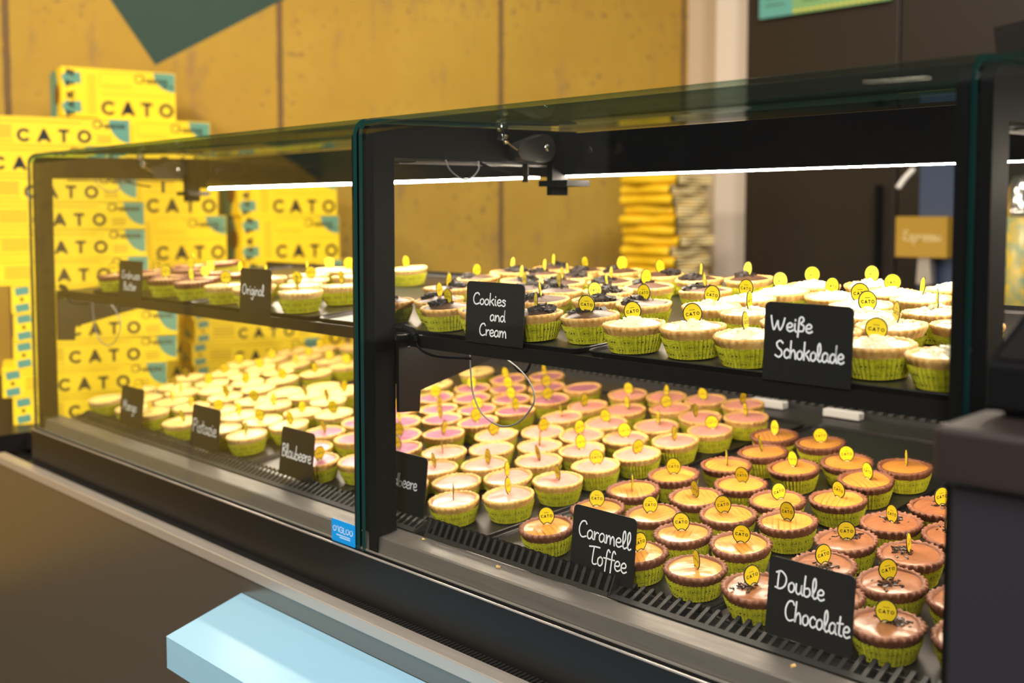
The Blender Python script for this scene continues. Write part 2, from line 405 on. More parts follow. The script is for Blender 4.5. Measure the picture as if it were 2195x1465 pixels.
# dark fitted cabinets on the back wall
t = thing('tall_cabinet', 'dark brown fitted cabinet wall behind the counter, with plain doors', 'cabinet', (0, 0, 0))
b = MB(); b.box(-2.505, .9, 3.90, 3.995, 0, 3.0); b.build('carcass', M['black'], t)
for i, (x0, x1) in enumerate(((-2.50, -1.835), (-1.827, -1.16), (-1.152, -.49), (-.482, .2))):
    b = MB(); b.box(x0, x1, 3.875, 3.899, .08, 2.98); d = b.build('door', M['darkcab'], t); bevel(d, .003)
    b = MB(); b.box(x1-.065, x1-.045, 3.84, 3.86, .75, 1.46); b.box(x1-.06, x1-.05, 3.858, 3.876, .8, .82); b.box(x1-.06, x1-.05, 3.858, 3.876, 1.40, 1.42)
    b.build('handle', M['black'], d)
# sign above the cabinet doors
b = MB(); x0, x1 = -2.43, -1.86; z0 = ZE+.805
b.box(x0, x0+.155, 3.855, 3.865, z0, z0+.34, 0); b.box(x0+.155, x1, 3.855, 3.865, z0, z0+.34, 1)
for r in range(7):
    for (a, c) in ((x0+.03, x0+.12), (x0+.20, x0+.20+.08+.02*(r % 3)), (x0+.34, x0+.50-.03*(r % 2))):
        b.box(a, c, 3.8542, 3.8552, z0+.045+r*.030, z0+.053+r*.030, 2)
for k in range(16):
    b.box(x0+.16+k*.025, x0+.172+k*.025, 3.8542, 3.8552, z0+.008, z0+.016, 3)
tag(b.build('menu_board', [M['signteal'], M['signgreen'], mat('sign_print', (.06, .16, .11), .5), M['boxyellow']]), 'teal and green printed menu board on the dark cabinet doors', 'sign')

# back counter
t = thing('back_counter', 'dark worktop behind the display, carrying the folded bags and coffee machine', 'counter', (0, 0, 0))
b = MB(); b.box(-2.80, .6, 3.18, 3.83, ZE-.49, ZE-.45); bevel(b.build('worktop', M['black_satin'], t), .003)
b = MB(); b.box(-2.78, .58, 3.22, 3.82, 0, ZE-.49); b.build('body', M['charcoal'], t)

# folded paper bags
def bag_mesh(seed):
    r = random.Random(seed); b = MB(); nx, ny = 9, 8; lx, ly, h = .26, .225, .040
    ph = [r.uniform(0, 6) for _ in range(6)]
    def P(i, j, top):
        x = -lx*i/nx; y = ly*j/ny
        e = .0009*math.sin(7*x/lx*3+ph[0])+.0009*math.sin(5*y/ly*3+ph[1])
        ox = .010*math.sin(ph[2]+y*30)+.006*math.sin(ph[3]*3) if i == 0 else 0
        oy = -(.012*math.sin(ph[4]+x*22)+.008*math.sin(ph[5]*3)) if j == 0 else 0
        return (x+ox, y+oy, (h*.97 if top else h*.04)+(e if top else e*.8))
    G = {}
    vs = []
    for top in (0, 1):
        for i in range(nx+1):
            for j in range(ny+1): G[(i, j, top)] = len(vs); vs.append(P(i, j, top))
    mid = {}
    f0 = []; f1 = []
    for i in range(nx):
        for j in range(ny):
            f0.append((G[i,j,1], G[i,j+1,1], G[i+1,j+1,1], G[i+1,j,1])); f0.append((G[i,j,0], G[i+1,j,0], G[i+1,j+1,0], G[i,j+1,0]))
    # rounded folded fronts: bulging strips on -y side (yellow) and +x side (cream leaves)
    def strip(keys, out, lst, steps=4):
        prev = None
        for k in range(steps+1):
            a = k/steps; row = []
            for (i, j) in keys:
                lo = Vector(vs[G[i,j,0]]); hi = Vector(vs[G[i,j,1]]); p = lo.lerp(hi, a)+Vector(out)*(abs(math.sin(math.pi*a*(3 if lst is f1 else 1)))**.6)
                vs.append(tuple(p)); row.append(len(vs)-1)
            if prev:
                for q in range(len(row)-1): lst.append((prev[q], prev[q+1], row[q+1], row[q]))
            prev = row
    strip([(i, 0) for i in range(nx, -1, -1)], (0, -.013, 0), f0, 6)
    strip([(0, j) for j in range(ny+1)], (.007, 0, 0), f1, 12)
    strip([(nx, j) for j in range(ny, -1, -1)], (-.006, 0, 0), f0, 2)
    strip([(i, ny) for i in range(nx+1)], (0, .006, 0), f0, 2)
    b.add(vs, f0, 0, True)
    b.f += [list(f) for f in f1]; b.m += [1]*len(f1); b.sm += [True]*len(f1)
    return b.mesh('paper_bag', [M['bagyellow'], M['bagcream']])
bagm = [bag_mesh(s) for s in range(6)]
ORD = ['', 'first', 'second', 'third', 'fourth', 'fifth', 'sixth', 'seventh', 'eighth', 'ninth', 'tenth', 'eleventh', 'twelfth', 'thirteenth', 'fourteenth', 'fifteenth', 'sixteenth', 'seventeenth', 'eighteenth', 'nineteenth', 'twentieth', 'twenty-first', 'twenty-second']
NB = 15
for i in range(NB):
    lean = .018*(1-i/NB)
    o = link('paper_bag', bagm[i % 6], loc=(-2.467+lean+random.uniform(-.004, .004), 3.335+random.uniform(-.004, .004), ZE-.45+i*.0402))
    n = NB-i
    tag(o, ('topmost' if n == 1 else ORD[n]+' from the top')+' yellow paper bag in the folded stack beside the pale pilaster', 'paper bag', 'folded paper bags on the back counter')

# coffee corner seen through the right end of the case
t = thing('coffee_machine', 'blue-grey coffee machine with yellow lettered front behind the case', 'coffee machine', (-1.535, 3.5, ZE-.45))
b = MB(); b.box(-.16, .10, 0, .28, 0, .05); b.box(-.05, .085, .02, .28, .05, .64); bevel(b.build('body', M['bluegrey'], t), .006)
b = MB(); b.box(-.09, .085, -.06, .02, .305, .44)
hand_text(b, 'Espresso', -.065, .36, .13, .035, -.0606, 1, .004)
b.build('front_panel', [mat('ochre_panel', (.42, .25, .03), .5), M['bagcream']], t)
b = MB(); b.prism([(.0, .0), (.05, .0), (.045, .09), (.005, .09)], 'y', -.05, -.01); b.xf(Matrix.Translation((-.02, 0, .215))); b.build('spout', M['steel'], t)
b = MB(); b.tube([(-.07, .02, .60), (-.085, -.01, .57), (-.10, -.03, .535)], .010, 8); b.build('lever', M['white_plastic'], t)
t = thing('coffee_tin', 'yellow and teal patterned tin behind the far right glass', 'tin', (-1.175, 3.3, ZE-.45))
b = MB(); b.lathe([(.06, 0), (.06, .44)], 32, 0, True, True, True); b.build('body', m_fill('patterned_tin', (.75, .48, .02), (.08, .26, .22), .4, .2, None, 22), t)
b = MB(); b.lathe([(.055, .44), (.058, .47), (.045, .52), (.02, .56), (.0001, .565)], 32, 0, True); b.build('lid', M['chrome'], t)
t = thing('till_screen', 'dark screen on a slim stand, back of it seen above the case corner', 'screen', (-.872, 2.62, ZE))
b = MB(); b.box(-.075, .0, -.012, .012, .28, .455); o = b.build('panel', M['black_satin'], t); o.rotation_euler[1] = -.12
b = MB(); b.box(.0, .020, -.014, .014, .27, .455); o = b.build('side_edge', mat('grey_screen_edge', (.22, .22, .24), .4), t); o.rotation_euler[1] = -.12
b = MB(); b.box(-.03, -.01, -.01, .01, -.90, .30); b.box(-.1, .06, -.07, .07, -.92, -.90); b.build('stand', M['black'], t)

# side counter carrying the cartons
t = thing('side_counter', 'black topped side counter along the yellow wall, piled with yellow cartons', 'counter', (0, 0, 0))
poly = [(-2.71, .897), (-2.71, .985), (-2.475, .985), (-2.475, 2.37), (-3.40, 2.37), (-3.86, .897)]
b = MB(); b.prism(poly, 'z', ZE-.588, ZE-.545); bevel(b.build('worktop', M['black_satin'], t), .004)
poly = [(-2.75, .905), (-2.75, 1.0), (-2.51, 1.0), (-2.51, 2.35), (-3.40, 2.35), (-3.85, .905)]
b = MB(); b.prism(poly, 'z', 0, ZE-.588); b.build('front_panel', M['panel'], t)

# ------------------------------------------------------------------ cartons
def carton_print(b, L, h, tall):
    Y = -.0005
    b.box(0, L, 0, .22, 0, h, 0)
    # lid line
    if tall:
        ch = h*.30; bold_cato(b, L*.335, h*.055, L*.635, ch, Y, 1)
        hand_text(b, 'Cheese', L*.63, h*.76, L*.30, h*.17, Y-.0003, 1, .0034)
        n = 14; cx, cz = L*.995, h*.985; rx, rz = L*.19, h*.38
        pts = [(cx-rx*math.cos(a*math.pi/2/n)*(1+.05*(a % 2)), Y, cz-rz*math.sin(a*math.pi/2/n)*(1+.05*(a % 2))) for a in range(n+1)]
        b.add([(cx, Y, cz)]+pts, [[0]+list(range(1, n+2))], 3)
        hand_text(b, 'oo o', L*.88, h*.69, L*.10, h*.07, Y-.0003, 1, .003)
        ribbon(b, [(L*.34+L*.62*k/40, h*.50+(h*.012 if k % 2 else -h*.012)) for k in range(41)], .0022, Y, 2, 1)
        for zz in (.63, .68, .93): ribbon(b, [(L*.35, h*zz), (L*(.60 if zz < .9 else .86), h*zz)], .002, Y, 2, 1)
        ribbon(b, [(L*.33, h*.62), (L*.33, h*.94)], .002, Y, 2, 1)
        for r in range(9): ribbon(b, [(L*.225, h*(.12+r*.09)), (L*.285, h*(.12+r*.09))], .0055, Y, 2, 1)
        for zz in (.20, .78):
            ribbon(b, [(L*.045, h*(zz-.03)), (L*.085, h*zz), (L*.13, h*(zz+.01))], .034, Y, 3); ribbon(b, [(L*.045, h*(zz+.05)), (L*.085, h*zz)], .024, Y-.0001, 3)
        for k, z in enumerate((.02, .20, .40, .62, .84)):   # T A R T S up the edge
            s = h*.075; zz = h*z+h*.05; x = L*.075
            pat = ('T', 'A', 'R', 'T', 'S')[k]
            lines = {'T': [[(-1, 0), (1, 0)], [(-1, -1), (-1, 1)]], 'A': [[(1, -1), (-1, 0), (1, 1)], [(.3, -.6), (.3, .6)]],
                     'R': [[(1, -1), (-1, -1), (-1, .6), (0, .6), (0, -1)], [(0, -.2), (1, .9)]], 'S': [[(-.8, 1), (-1, -.7), (0, -.6), (0, .7), (1, .7), (.8, -1)]]}[pat]
            for ln in lines: ribbon(b, [(x+p[0]*s*.75, zz+p[1]*s*.75) for p in ln], .0075, Y-.0004, 1, 1)
        # left end: teal half and brown round window
        X = -.0005
        b.add([(X, .22, 0), (X, .10, 0), (X, .075, h*.25), (X, .07, h*.5), (X, .075, h*.75), (X, .10, h), (X, .22, h)], [list(range(7))], 3)
        b.add([(X-.0004, .085+.045*math.cos(a*math.pi/10), h*.48+h*.22*math.sin(a*math.pi/10)) for a in range(20)], [list(range(20))], 4)
    else:
        ch = h*.47; bold_cato(b, L*.325, h*.10, L*.43, ch, Y, 1)
        hand_text(b, 'Cheese', L*.77, h*.66, L*.20, h*.27, Y-.0003, 1, .0026)
        n = 12; cx, cz = L*.995, h*.98; rx, rz = L*.125, h*.84
        pts = [(cx-rx*math.cos(a*math.pi/2/n), Y, cz-rz*math.sin(a*math.pi/2/n)) for a in range(n+1)]
        b.add([(cx, Y, cz)]+pts, [[0]+list(range(1, n+2))], 3)
        for zz, x1 in ((.82, .70), (.12, .30)): ribbon(b, [(L*.12, h*zz), (L*x1, h*zz)], .0026, Y, 2, 1)
        for r in range(4): ribbon(b, [(L*.14, h*(.28+r*.12)), (L*.29, h*(.28+r*.12))], .005, Y, 2, 1)
        for r in range(3): ribbon(b, [(L*.80, h*(.16+r*.10)), (L*.88, h*(.16+r*.10))], .004, Y, 2, 1)
        for zz in (.20, .80): ribbon(b, [(L*.04, h*(zz-.02)), (L*.06, h*zz), (L*.085, h*(zz+.02))], .0195, Y, 3)
        b.add([(L*.06+.0045*math.cos(a*math.pi/6), Y-.0001, h*.5+.0045*math.sin(a*math.pi/6)) for a in range(12)], [list(range(12))], 1)
        b.add([(-.0005, .22, 0), (-.0005, .12, 0), (-.0005, .07, h*.2), (-.0005, .15, h*.36), (-.0005, .22, h*.4)], [list(range(5))], 3)
        ribbon(b, [(0, h*.955), (L, h*.955)], .0012, Y, 2, 1)
CM = [M['boxyellow'], M['ink'], M['boxline'], M['teal'], M['boxhole']]
FL, FH, TL, TH = .405, .0716, .350, .155
b = MB(); carton_print(b, FL, FH, False); flat_me = b.mesh('flat_carton', CM)
b = MB(); carton_print(b, TL, TH, True); tall_me = b.mesh('tall_carton', CM)
ROT = math.radians(70); ZC = ZE-.545
def carton(me, name, x, y, z, label, group, d=0):
    o = link(name, me, loc=(x, y, z), rotz=ROT+math.radians(d)); tag(o, label, 'carton', group); return o
g = 'yellow cartons piled on the side counter'
s1 = [(-2.821,.988),(-2.829,.966),(-2.819,.992),(-2.819,.994),(-2.82,.991),(-2.843,.926),(-2.845,.921),(-2.846,.919),(-2.852,.902),(-2.877,.834),(-2.857,.889)]
for i, (x, y) in enumerate(s1):
    n = len(s1)-i
    carton(flat_me, 'flat_carton', x, y, ZC+i*.0722, ('topmost' if n == 1 else 'lowest' if i == 0 else ORD[n]+' from the top')+' flat yellow carton in the front stack at the case end', g, random.uniform(-.6, .6))
s2 = [(-3.304,1.497),(-3.306,1.491),(-3.304,1.497),(-3.314,1.471),(-3.321,1.451),(-3.358,1.348)]
carton(flat_me, 'flat_carton', -3.312, 1.475, ZC, 'flat yellow carton under the tall cartons behind the front stack', g)
for i, (x, y) in enumerate(s2):
    n = len(s2)-i
    carton(tall_me, 'tall_carton', x, y, ZC+FH+.0006+i*(TH+.0006), ('topmost' if n == 1 else ORD[n]+' from the top')+' tall yellow carton in the stack behind the front stack', g, 7+random.uniform(-.6, .6))
for i, (x, y) in enumerate(((-2.999, 1.592), (-3.002, 1.585), (-2.999, 1.595), (-3.001, 1.588))):
    n = 4-i
    carton(flat_me, 'flat_carton', x, y, ZC+i*.0722, ('topmost' if n == 1 else 'lowest' if i == 0 else ORD[n]+' from the top')+' flat yellow carton in the low middle stack seen under the shelf', g, random.uniform(-.5, .5))
carton(flat_me, 'flat_carton', -3.175, 1.86, ZC, 'flat yellow carton under the tall cartons nearest the case middle', g)
for i, (x, y) in enumerate(((-3.172, 1.878), (-3.172, 1.878), (-3.175, 1.868), (-3.178, 1.859))):
    n = 4-i
    carton(tall_me, 'tall_carton', x, y, ZC+FH+.0006+i*(TH+.0006), ('topmost' if n == 1 else ORD[n]+' from the top')+' tall yellow carton in the stack nearest the case middle', g, 7+random.uniform(-.6, .6))

# ------------------------------------------------------------------ display base
t = thing('display_base', 'long black refrigerated display base with steel ledge along its front', 'display counter', (0, 0, 0))
XL, XR = -2.44, .62
SL, SU = .125, .07                # the deck and the shelf slope up towards the staff side
def zl_(y): return SL*(y-1.04)
def zu_(y): return SU*(y-.967)
def zc(p): return [(y, ZE+z) for y, z in p]
b = MB(); b.prism(zc([(.893, -.556), (.893, -.487), (.912, -.487), (.912, -.556)]), 'x', XL, XR); b.build('front_rail', M['black_satin'], t)
b = MB()
for y in (.8935, .9085): b.prism(zc([(y, -.4875), (y, -.4850), (y+.0022, -.4850), (y+.0022, -.4875)]), 'x', XL, XR)
b.build('trim_strip', M['steel'], t)
b = MB(); b.box(XL-.02, XR, .880, .893, ZE-.575, ZE-.562, 0); x = XL
while x < XR: b.box(x, x+.0034, .8795, .8935, ZE-.562, ZE-.5565, 0); x += .0072
b.build('vent_grille', M['charcoal'], t)
b = MB(); b.prism(zc([(.854, -.575), (.854, -.557), (.8795, -.557), (.8795, -.575)]), 'x', XL-.13, XR); bevel(b.build('steel_ledge', M['steel'], t), .0015)
b = MB(); b.prism(zc([(.858, -1.30), (.858, -.575), (.893, -.575), (.893, -1.30)]), 'x', XL-.50, XR); b.build('front_panel', M['panel'], t)
b = MB(); b.box(XL, XR, .894, 1.87, .05, ZE-.556); b.build('cabinet', M['charcoal'], t)
b = MB()
pr = [(.9125, -.556), (.9125, -.489), (.9185, -.4655), (.9215, -.4640), (.9555, -.4610), (.9575, -.4640), (2.36, -.4640), (2.37, -.440), (2.40, -.440), (2.40, -.556)]
b.prism(zc(pr[:6]+[(.9575, -.556)]), 'x', XL, XR); b.build('deck_front', M['deck_steel'], t)
b = MB(); b.prism(zc([(.9576, -.556), (.9576, -.4642+zl_(.9576)), (1.87, -.4642+zl_(1.87)), (1.87, -.556)]), 'x', XL, XR); b.build('deck', M['tray'], t)
# slotted grilles at the front edge of the deck: (x0, x1, back y, back z)
for (x0, x1, y1, z1) in ((-2.36, -1.168, .990, -.4450), (-1.142, -.802, .9700, -.4360), (-.800, .60, .990, -.4480)):
    b = MB(); y0, z0 = .957, -.4605; dy, dz = y1-y0, z1-z0; Ln = math.hypot(dy, dz); uy, uz = dy/Ln, dz/Ln; ny, nz = -uz, uy
    def P(s, n): return (y0+uy*s+ny*n, ZE+z0+uz*s+nz*n)
    b.prism([P(0, 0), P(Ln*.22, 0), P(Ln*.22, .0016), P(0, .0016)], 'x', x0, x1)
    x = x0
    while x < x1-.006:
        b.prism([P(Ln*.2, 0), P(Ln, 0), P(Ln, .0016), P(Ln*.2, .0016)], 'x', x, x+.0048)
        b.prism([P(Ln-.002, -.007), P(Ln, -.007), P(Ln, .0016), P(Ln-.002, .0016)], 'x', x, x+.0048)
        x += .0133
    b.prism([P(Ln*.2, -.0155), P(Ln, -.0155), P(Ln, -.0140), P(Ln*.2, -.0140)], 'x', x0, x1, 1)
    for xe in (x0-.0016, x1): b.prism([P(0, 0), P(Ln, 0), P(Ln*.98, -.0155), P(Ln*.1, -.004)], 'x', xe, xe+.0016)
    b.build('slotted_grille', [M['charcoal'], M['black']], t)
b = MB(); x = -2.42; zr = -.4642+zl_(1.80)
while x < .60: b.prism(zc([(1.802, zr+.004), (1.840, zr+.030), (1.844, zr+.026), (1.806, zr)]), 'x', x, x+.009); x += .0195
b.box(-2.43, .61, 1.790, 1.805, ZE+zr-.002, ZE+zr+.0055); b.box(-2.43, .61, 1.840, 1.848, ZE+zr, ZE+zr+.031); b.build('rear_grille', M['charcoal'], t)
for x in (-1.120, -.966):
    b = MB(); b.box(x, x+.072, 1.764, 1.784, ZE+zr-.003, ZE+zr+.011); bevel(b.build('grille_clip', M['white_plastic'], t), .002)

# ------------------------------------------------------------------ glass modules
def arc_pts(cy, cz, r, a0, a1, n):
    return [(cy+r*math.cos(math.radians(a0+(a1-a0)*i/n)), cz+r*math.sin(math.radians(a0+(a1-a0)*i/n))) for i in range(n+1)]
def module(xa, xb, label, xl, gap):
    """xl: inner face of the left side frame; gap: seal width to the next case"""
    t = thing('glass_display_case', label, 'display case', (0, 0, 0), 0, 'glass topped cases along the counter')
    # bent pane: front, rounded bend, roof
    outer = [(.9, -.486)]+arc_pts(.924, .1115, .024, 180, 92, 10)+[(1.36, .150)]
    inner = [(.906, -.486)]+arc_pts(.924, .1115, .018, 180, 92, 10)+[(1.36, .144)]
    b = MB(); n = len(outer)
    def skin(pts, flip, sm, mi):
        m = len(pts); vs = [(xa, p[0], ZE+p[1]) for p in pts]+[(xb, p[0], ZE+p[1]) for p in pts]
        b.add(vs, [((i, i+1, m+i+1, m+i) if not flip else (i, m+i, m+i+1, i+1)) for i in range(m-1)], mi, sm)
    for pts, fl in ((outer, False), (inner, True)):
        skin(pts[:2], fl, False, 0); skin(pts[1:-1], fl, True, 2); skin(pts[-2:], fl, False, 0)
    for x, fl in ((xa, 0), (xb, 1)):
        vs = [(x, p[0], ZE+p[1]) for p in outer]+[(x, p[0], ZE+p[1]) for p in inner]
        b.add(vs, [((i, n+i, n+i+1, i+1) if not fl else (i, i+1, n+i+1, n+i)) for i in range(n-1)], 1)
    for k, fl in ((0, 0), (-1, 1)):
        o_, i_ = outer[k], inner[k]; vs = [(xa, o_[0], ZE+o_[1]), (xb, o_[0], ZE+o_[1]), (xb, i_[0], ZE+i_[1]), (xa, i_[0], ZE+i_[1])]
        b.add(vs, [(0, 1, 2, 3) if fl else (3, 2, 1, 0)], 1 if fl else 3)
    b.build('glass_pane', [M['glass'], M['glass_edge'], M['glass_bend'], M['black']], t)
    # side frames
    for xs, xe in ((max(xa+.001, xl-.018), xl), (xb-.0165, xb-.004)):
        pl = [(.909, -.4845)]+arc_pts(.9275, .1075, .0185, 180, 92, 8)+[(1.335, .137), (1.335, .084), (.9455, .079), (.9455, -.4598), (.9118, -.4598), (.9118, -.4845)]
        b = MB(); b.prism(zc(pl), 'x', xs, xe); o = b.build('side_frame', M['black'], t); bevel(o, .0015)
        b = MB(); b.prism(zc([(.985, .0765), (1.315, .0815), (1.315, .0790), (.985, .0740)]), 'x', xs+.001, xe+.0015); b.build('rail_trim', M['charcoal'], o)
    b = MB(); b.prism(zc([(1.29, .0625), (1.29, .131), (1.334, .134), (1.334, .0625)]), 'x', xa+.023, xb-.023); o = b.build('roof_beam', M['black_gloss'], t)
    b = MB(); b.prism(zc([(1.2895, .1320), (1.2895, .1435), (1.3345, .1450), (1.3345, .1350)]), 'x', xa+.023, xb-.023); b.build('beam_seal', M['glass_clip'], o)
    b = MB(); b.prism(zc([(1.2935, .0603), (1.2935, .0622), (1.3060, .0622), (1.3060, .0598)]), 'x', xa+(.09 if xa < -2 else .035), xb-.024); b.build('led_strip', M['led'], t)
    b = MB(); b.prism(zc([(.912, -.459), (.912, .10), (.944, .12), (1.20, .128), (1.20, .09), (.944, .08), (.944, -.459)]), 'x', xb+.0005, xb+gap-.0005); b.build('gap_seal', M['black'], t)
    # shelf
    x0, x1 = xa+.001, xb-.001
    back = 1.505; zb = zu_(back)
    b = MB(); b.prism(zc([(.967, -.1832), (.967, -.1762), (back, -.1762+zb), (back, -.1832+zb)]), 'x', x0, x1); b.prism(zc([(.9640, -.1915), (.9640, -.1735), (.9695, -.1735), (.9695, -.1915)]), 'x', x0, x1)
    b.prism(zc([(back, -.1915+zb), (back, -.164+zb), (back+.006, -.164+zb), (back+.006, -.1915+zb)]), 'x', x0, x1)
    o = b.build('shelf', M['black_satin'], t)
    b = MB(); b.prism(zc([(.978, -.1865), (.978, -.1832), (.990, -.1830), (.990, -.1863)]), 'x', x0+.025, x1-.035); b.build('shelf_led_strip', M['led_front'], o)
    za = -.1834+zu_(1.27); b = MB(); b.prism(zc([(1.26, za-.0045), (1.26, za), (1.286, za+.0018), (1.286, za-.0027)]), 'x', x0+.035, x1-.035); b.build('shelf_led_strip', M['led_under'], o)
    for xs in (xl+.0005, xb-.0285):
        pl = [(.9465, -.1745), (.9465, -.286), (.985, -.289), (.987, -.258), (1.135, -.226), (1.45, -.170), (1.45, -.1850+zu_(1.45)), (.972, -.1925), (.9632, -.1925), (.9632, -.1745)]
        b = MB(); b.prism(zc(pl), 'x', xs, xs+.006); b.build('shelf_bracket', M['black_satin'], t)
    # hinge cover, latch, wires on the frame at this case's left end
    X = xl
    pl = []
    big = arc_pts(1.234, .1045, .0225, -80, 100, 10); small = arc_pts(1.187, .098, .0145, 120, 265, 8)
    b = MB(); b.prism(zc(big+small), 'x', X, X+.024); o = b.build('hinge_cover', M['charcoal'], t); bevel(o, .003, 3)
    b = MB(); b.lathe([(.0001, .002), (.004, .002), (.0055, 0)], 14, 0); b.xf(Matrix.Translation((X+.024, 1.238, ZE+.105)) @ Matrix.Rotation(math.pi/2, 4, 'Y')); b.build('screw', M['chrome'], o)
    b = MB(); b.box(X, X+.012, 1.262, 1.30, ZE+.030, ZE+.085); b.box(X-.002, X+.06, 1.245, 1.30, ZE+.044, ZE+.0535); b.build('hinge_bracket', M['black'], t)
    b = MB(); b.prism(zc([(1.205, .050), (1.205, .0785), (1.232, .0785), (1.232, .0765), (1.2075, .0765), (1.2075, .050)]), 'x', X, X+.012); b.build('light_clip', M['charcoal'], t)
    b = MB(); b.lathe([(.007, 0), (.0095, .004), (.0095, .026), (.007, .031)], 16, 0, True, True, True); b.xf(Matrix.Translation((X+.012, 1.148, ZE+.112))); o = b.build('glass_clip', M['glass_clip'], t)
    b = MB()
    for k in range(4): b.lathe([(.0035, 0), (.0045, .002), (.0035, .004)], 10, 0); b.xf(Matrix.Translation((X+.012+.005*math.cos(k*1.7), 1.152+.006*math.sin(k*2.1), ZE+.108+.010*k)), len(b.v)-30)
    b.tube([(X+.014, 1.155, ZE+.112), (X+.018, 1.165, ZE+.104), (X+.022, 1.176, ZE+.097)], .0014, 6); b.build('clip_chain', M['brass'], o)
    b = MB(); b.tube([(X+.001, 1.042, ZE+.080), (X+.004, 1.047, ZE+.066), (X+.006, 1.062, ZE+.055), (X+.006, 1.077, ZE+.0515), (X+.005, 1.093, ZE+.056), (X+.004, 1.106, ZE+.068), (X+.001, 1.109, ZE+.080)], .0012, 6); b.build('wire_loop', M['wire'], t)
    b = MB(); b.tube([(X+.002, 1.112, ZE+.0775), (X+.004, 1.135, ZE+.070), (X+.005, 1.175, ZE+.064)], .0022, 6); b.build('cable_stub', M['black'], t)
    # lamp lead of the shelf
    dx = xl+1.191
    b = MB(); b.tube([(-1.183+dx, .9555, ZE-.1640), (-1.168+dx, .957, ZE-.1675), (-1.160+dx, .957, ZE-.174)], .0058, 10, 0); b.tube([(-1.160+dx, .957, ZE-.174), (-1.158+dx, .957, ZE-.182)], .0042, 10, 0)
    b.tube([(-1.158+dx, .957, ZE-.182), (-1.152+dx, .957, ZE-.190), (-1.136+dx, .957, ZE-.196), (-1.108+dx, .957, ZE-.1985), (-1.046+dx, .960, ZE-.1955)], .0020, 8)
    b.build('lamp_lead', M['black'], t)
    b = MB(); b.tube([(p[0]*.9466+dx, .975+.0018*i, ZE+p[1]*.9466) for i, p in enumerate(((-1.125,-.2045),(-1.125,-.231),(-1.122,-.262),(-1.104,-.290),(-1.069,-.302),(-1.036,-.293),(-1.013,-.271),(-1.007,-.254),(-1.017,-.236),(-1.04,-.219),(-1.075,-.2040)))], .0012, 8); b.build('wire_loop', M['wire'], t)
    b = MB(); b.tube([(p[0]*.937+dx, .995, ZE+p[1]*.937) for p in ((-1.073,-.200),(-1.066,-.216),(-1.053,-.2245),(-1.04,-.222),(-1.029,-.200))], .0021, 8); b.build('cable_loop', M['black'], t)
    return t
module(-2.440, -1.226, 'left glass display case, yellow cartons showing through it', -2.418, .013)
module(-1.213, -.362, 'middle glass display case with the cookies and cream tarts on its shelf', -1.191, .0025)
module(-.3595, .62, 'glass display case at the right edge, mostly behind the dark pillar', -.347, .0025)
# glass maker's sticker on the left pane
b = MB(); b.box(0, .058, -.0006, 0, 0, .033, 0)
hand_text(b, "O'IGLOO", .004, .0155, .050, .0085, -.0009, 1, .0011)
for r in range(2): b.box(.012+.008*r, .046, -.0009, -.0006, .0105-.003*r, .0115-.003*r, 1)
o = b.build('sticker', [M['sticker'], M['sticker_ink']], loc=(-1.287, .8998, ZE-.4845)); tag(o, 'small bright blue maker sticker on the lower corner of the left glass', 'sticker')

# ------------------------------------------------------------------ light blue bag shelf, dark pillar and terminal
b = MB(); b.prism([(-1.476, .857), (-1.398, .690), (-.292, .690), (-.292, .857)], 'z', ZE-.650, ZE-.604)
o = b.build('bag_shelf', M['blue']); tag(o, 'light blue shelf board with angled end fixed to the counter front', 'shelf'); bevel(o, .0015)
t = thing('dark_pillar', 'near dark pillar counter at the right with a projecting black top', 'counter', (0, 0, 0))
b = MB(); b.box(-.297, .5, .690, .862, ZE-.179, ZE-.141); bevel(b.build('worktop', mat('dark_oak_top', (.022, .014, .012), .5), t), .004, 3)
b = MB(); b.box(-.2885, .49, .699, .852, 0, ZE-.179); bevel(b.build('body', mat('blue_black_panel', (.022, .021, .028), .45), t), .003)
t = thing('receipt_printer', 'black receipt printer with a sloping top on the dark pillar', 'printer', (-.284, .745, ZE-.1405))
b = MB(); b.prism([(0, .004), (0, .038), (.085, .074), (.105, .074), (.105, .004)], 'x', 0, .18); bevel(b.build('body', M['black'], t), .004, 3)
b = MB(); b.prism([(.004, .0385), (.0835, .0722), (.0815, .0745), (.002, .0410)], 'x', .006, .174); b.build('lid', M['black_satin'], t)
b = MB(); b.box(.01, .17, .006, .10, 0, .005); b.build('base', M['black'], t)

# ------------------------------------------------------------------ trays
def tray(quad, z, label, slope, y0, r=.02):
    """quad: four plan corners, anticlockwise from front left"""
    P = [Vector((*p, 0)) for p in quad]; ring = []
    for i in range(4):
        p = P[i]; a = (P[i-1]-p).normalized(); c = (P[(i+1) % 4]-p).normalized()
        for k in range(6):
            s = k/5; ring.append(((p+a*r)*(1-s)**2+p*2*s*(1-s)+(p+c*r)*s*s))
    C = sum(P, Vector())/4; n = len(ring); b = MB()
    def off(d): return [q+(C-q).normalized()*d for q in ring]
    rows = [(off(.0045), -.0032), (off(0), .0032), (off(.0010), .0042), (off(.0022), .0032), (off(.0055), -.0006)]
    vs = []
    for rg, dz in rows: vs += [(q.x, q.y, z+dz+slope*(q.y-y0)) for q in rg]
    fs = []
    for k in range(len(rows)-1):
        for i in range(n): j = (i+1) % n; fs.append((k*n+i, k*n+j, (k+1)*n+j, (k+1)*n+i))
    fs.append([(len(rows)-1)*n+i for i in range(n)]); fs.append([i for i in range(n)][::-1])
    b.add(vs, fs, 0, False)
    o = b.build('baking_tray', M['tray_metal']); tag(o, label, 'tray', 'dark trays under the tarts'); return o
M['tray_metal'] = mat('dark_tray_metal', (.040, .037, .036), .30, .6)
zl, zu = ZE-.4602, ZE-.1722
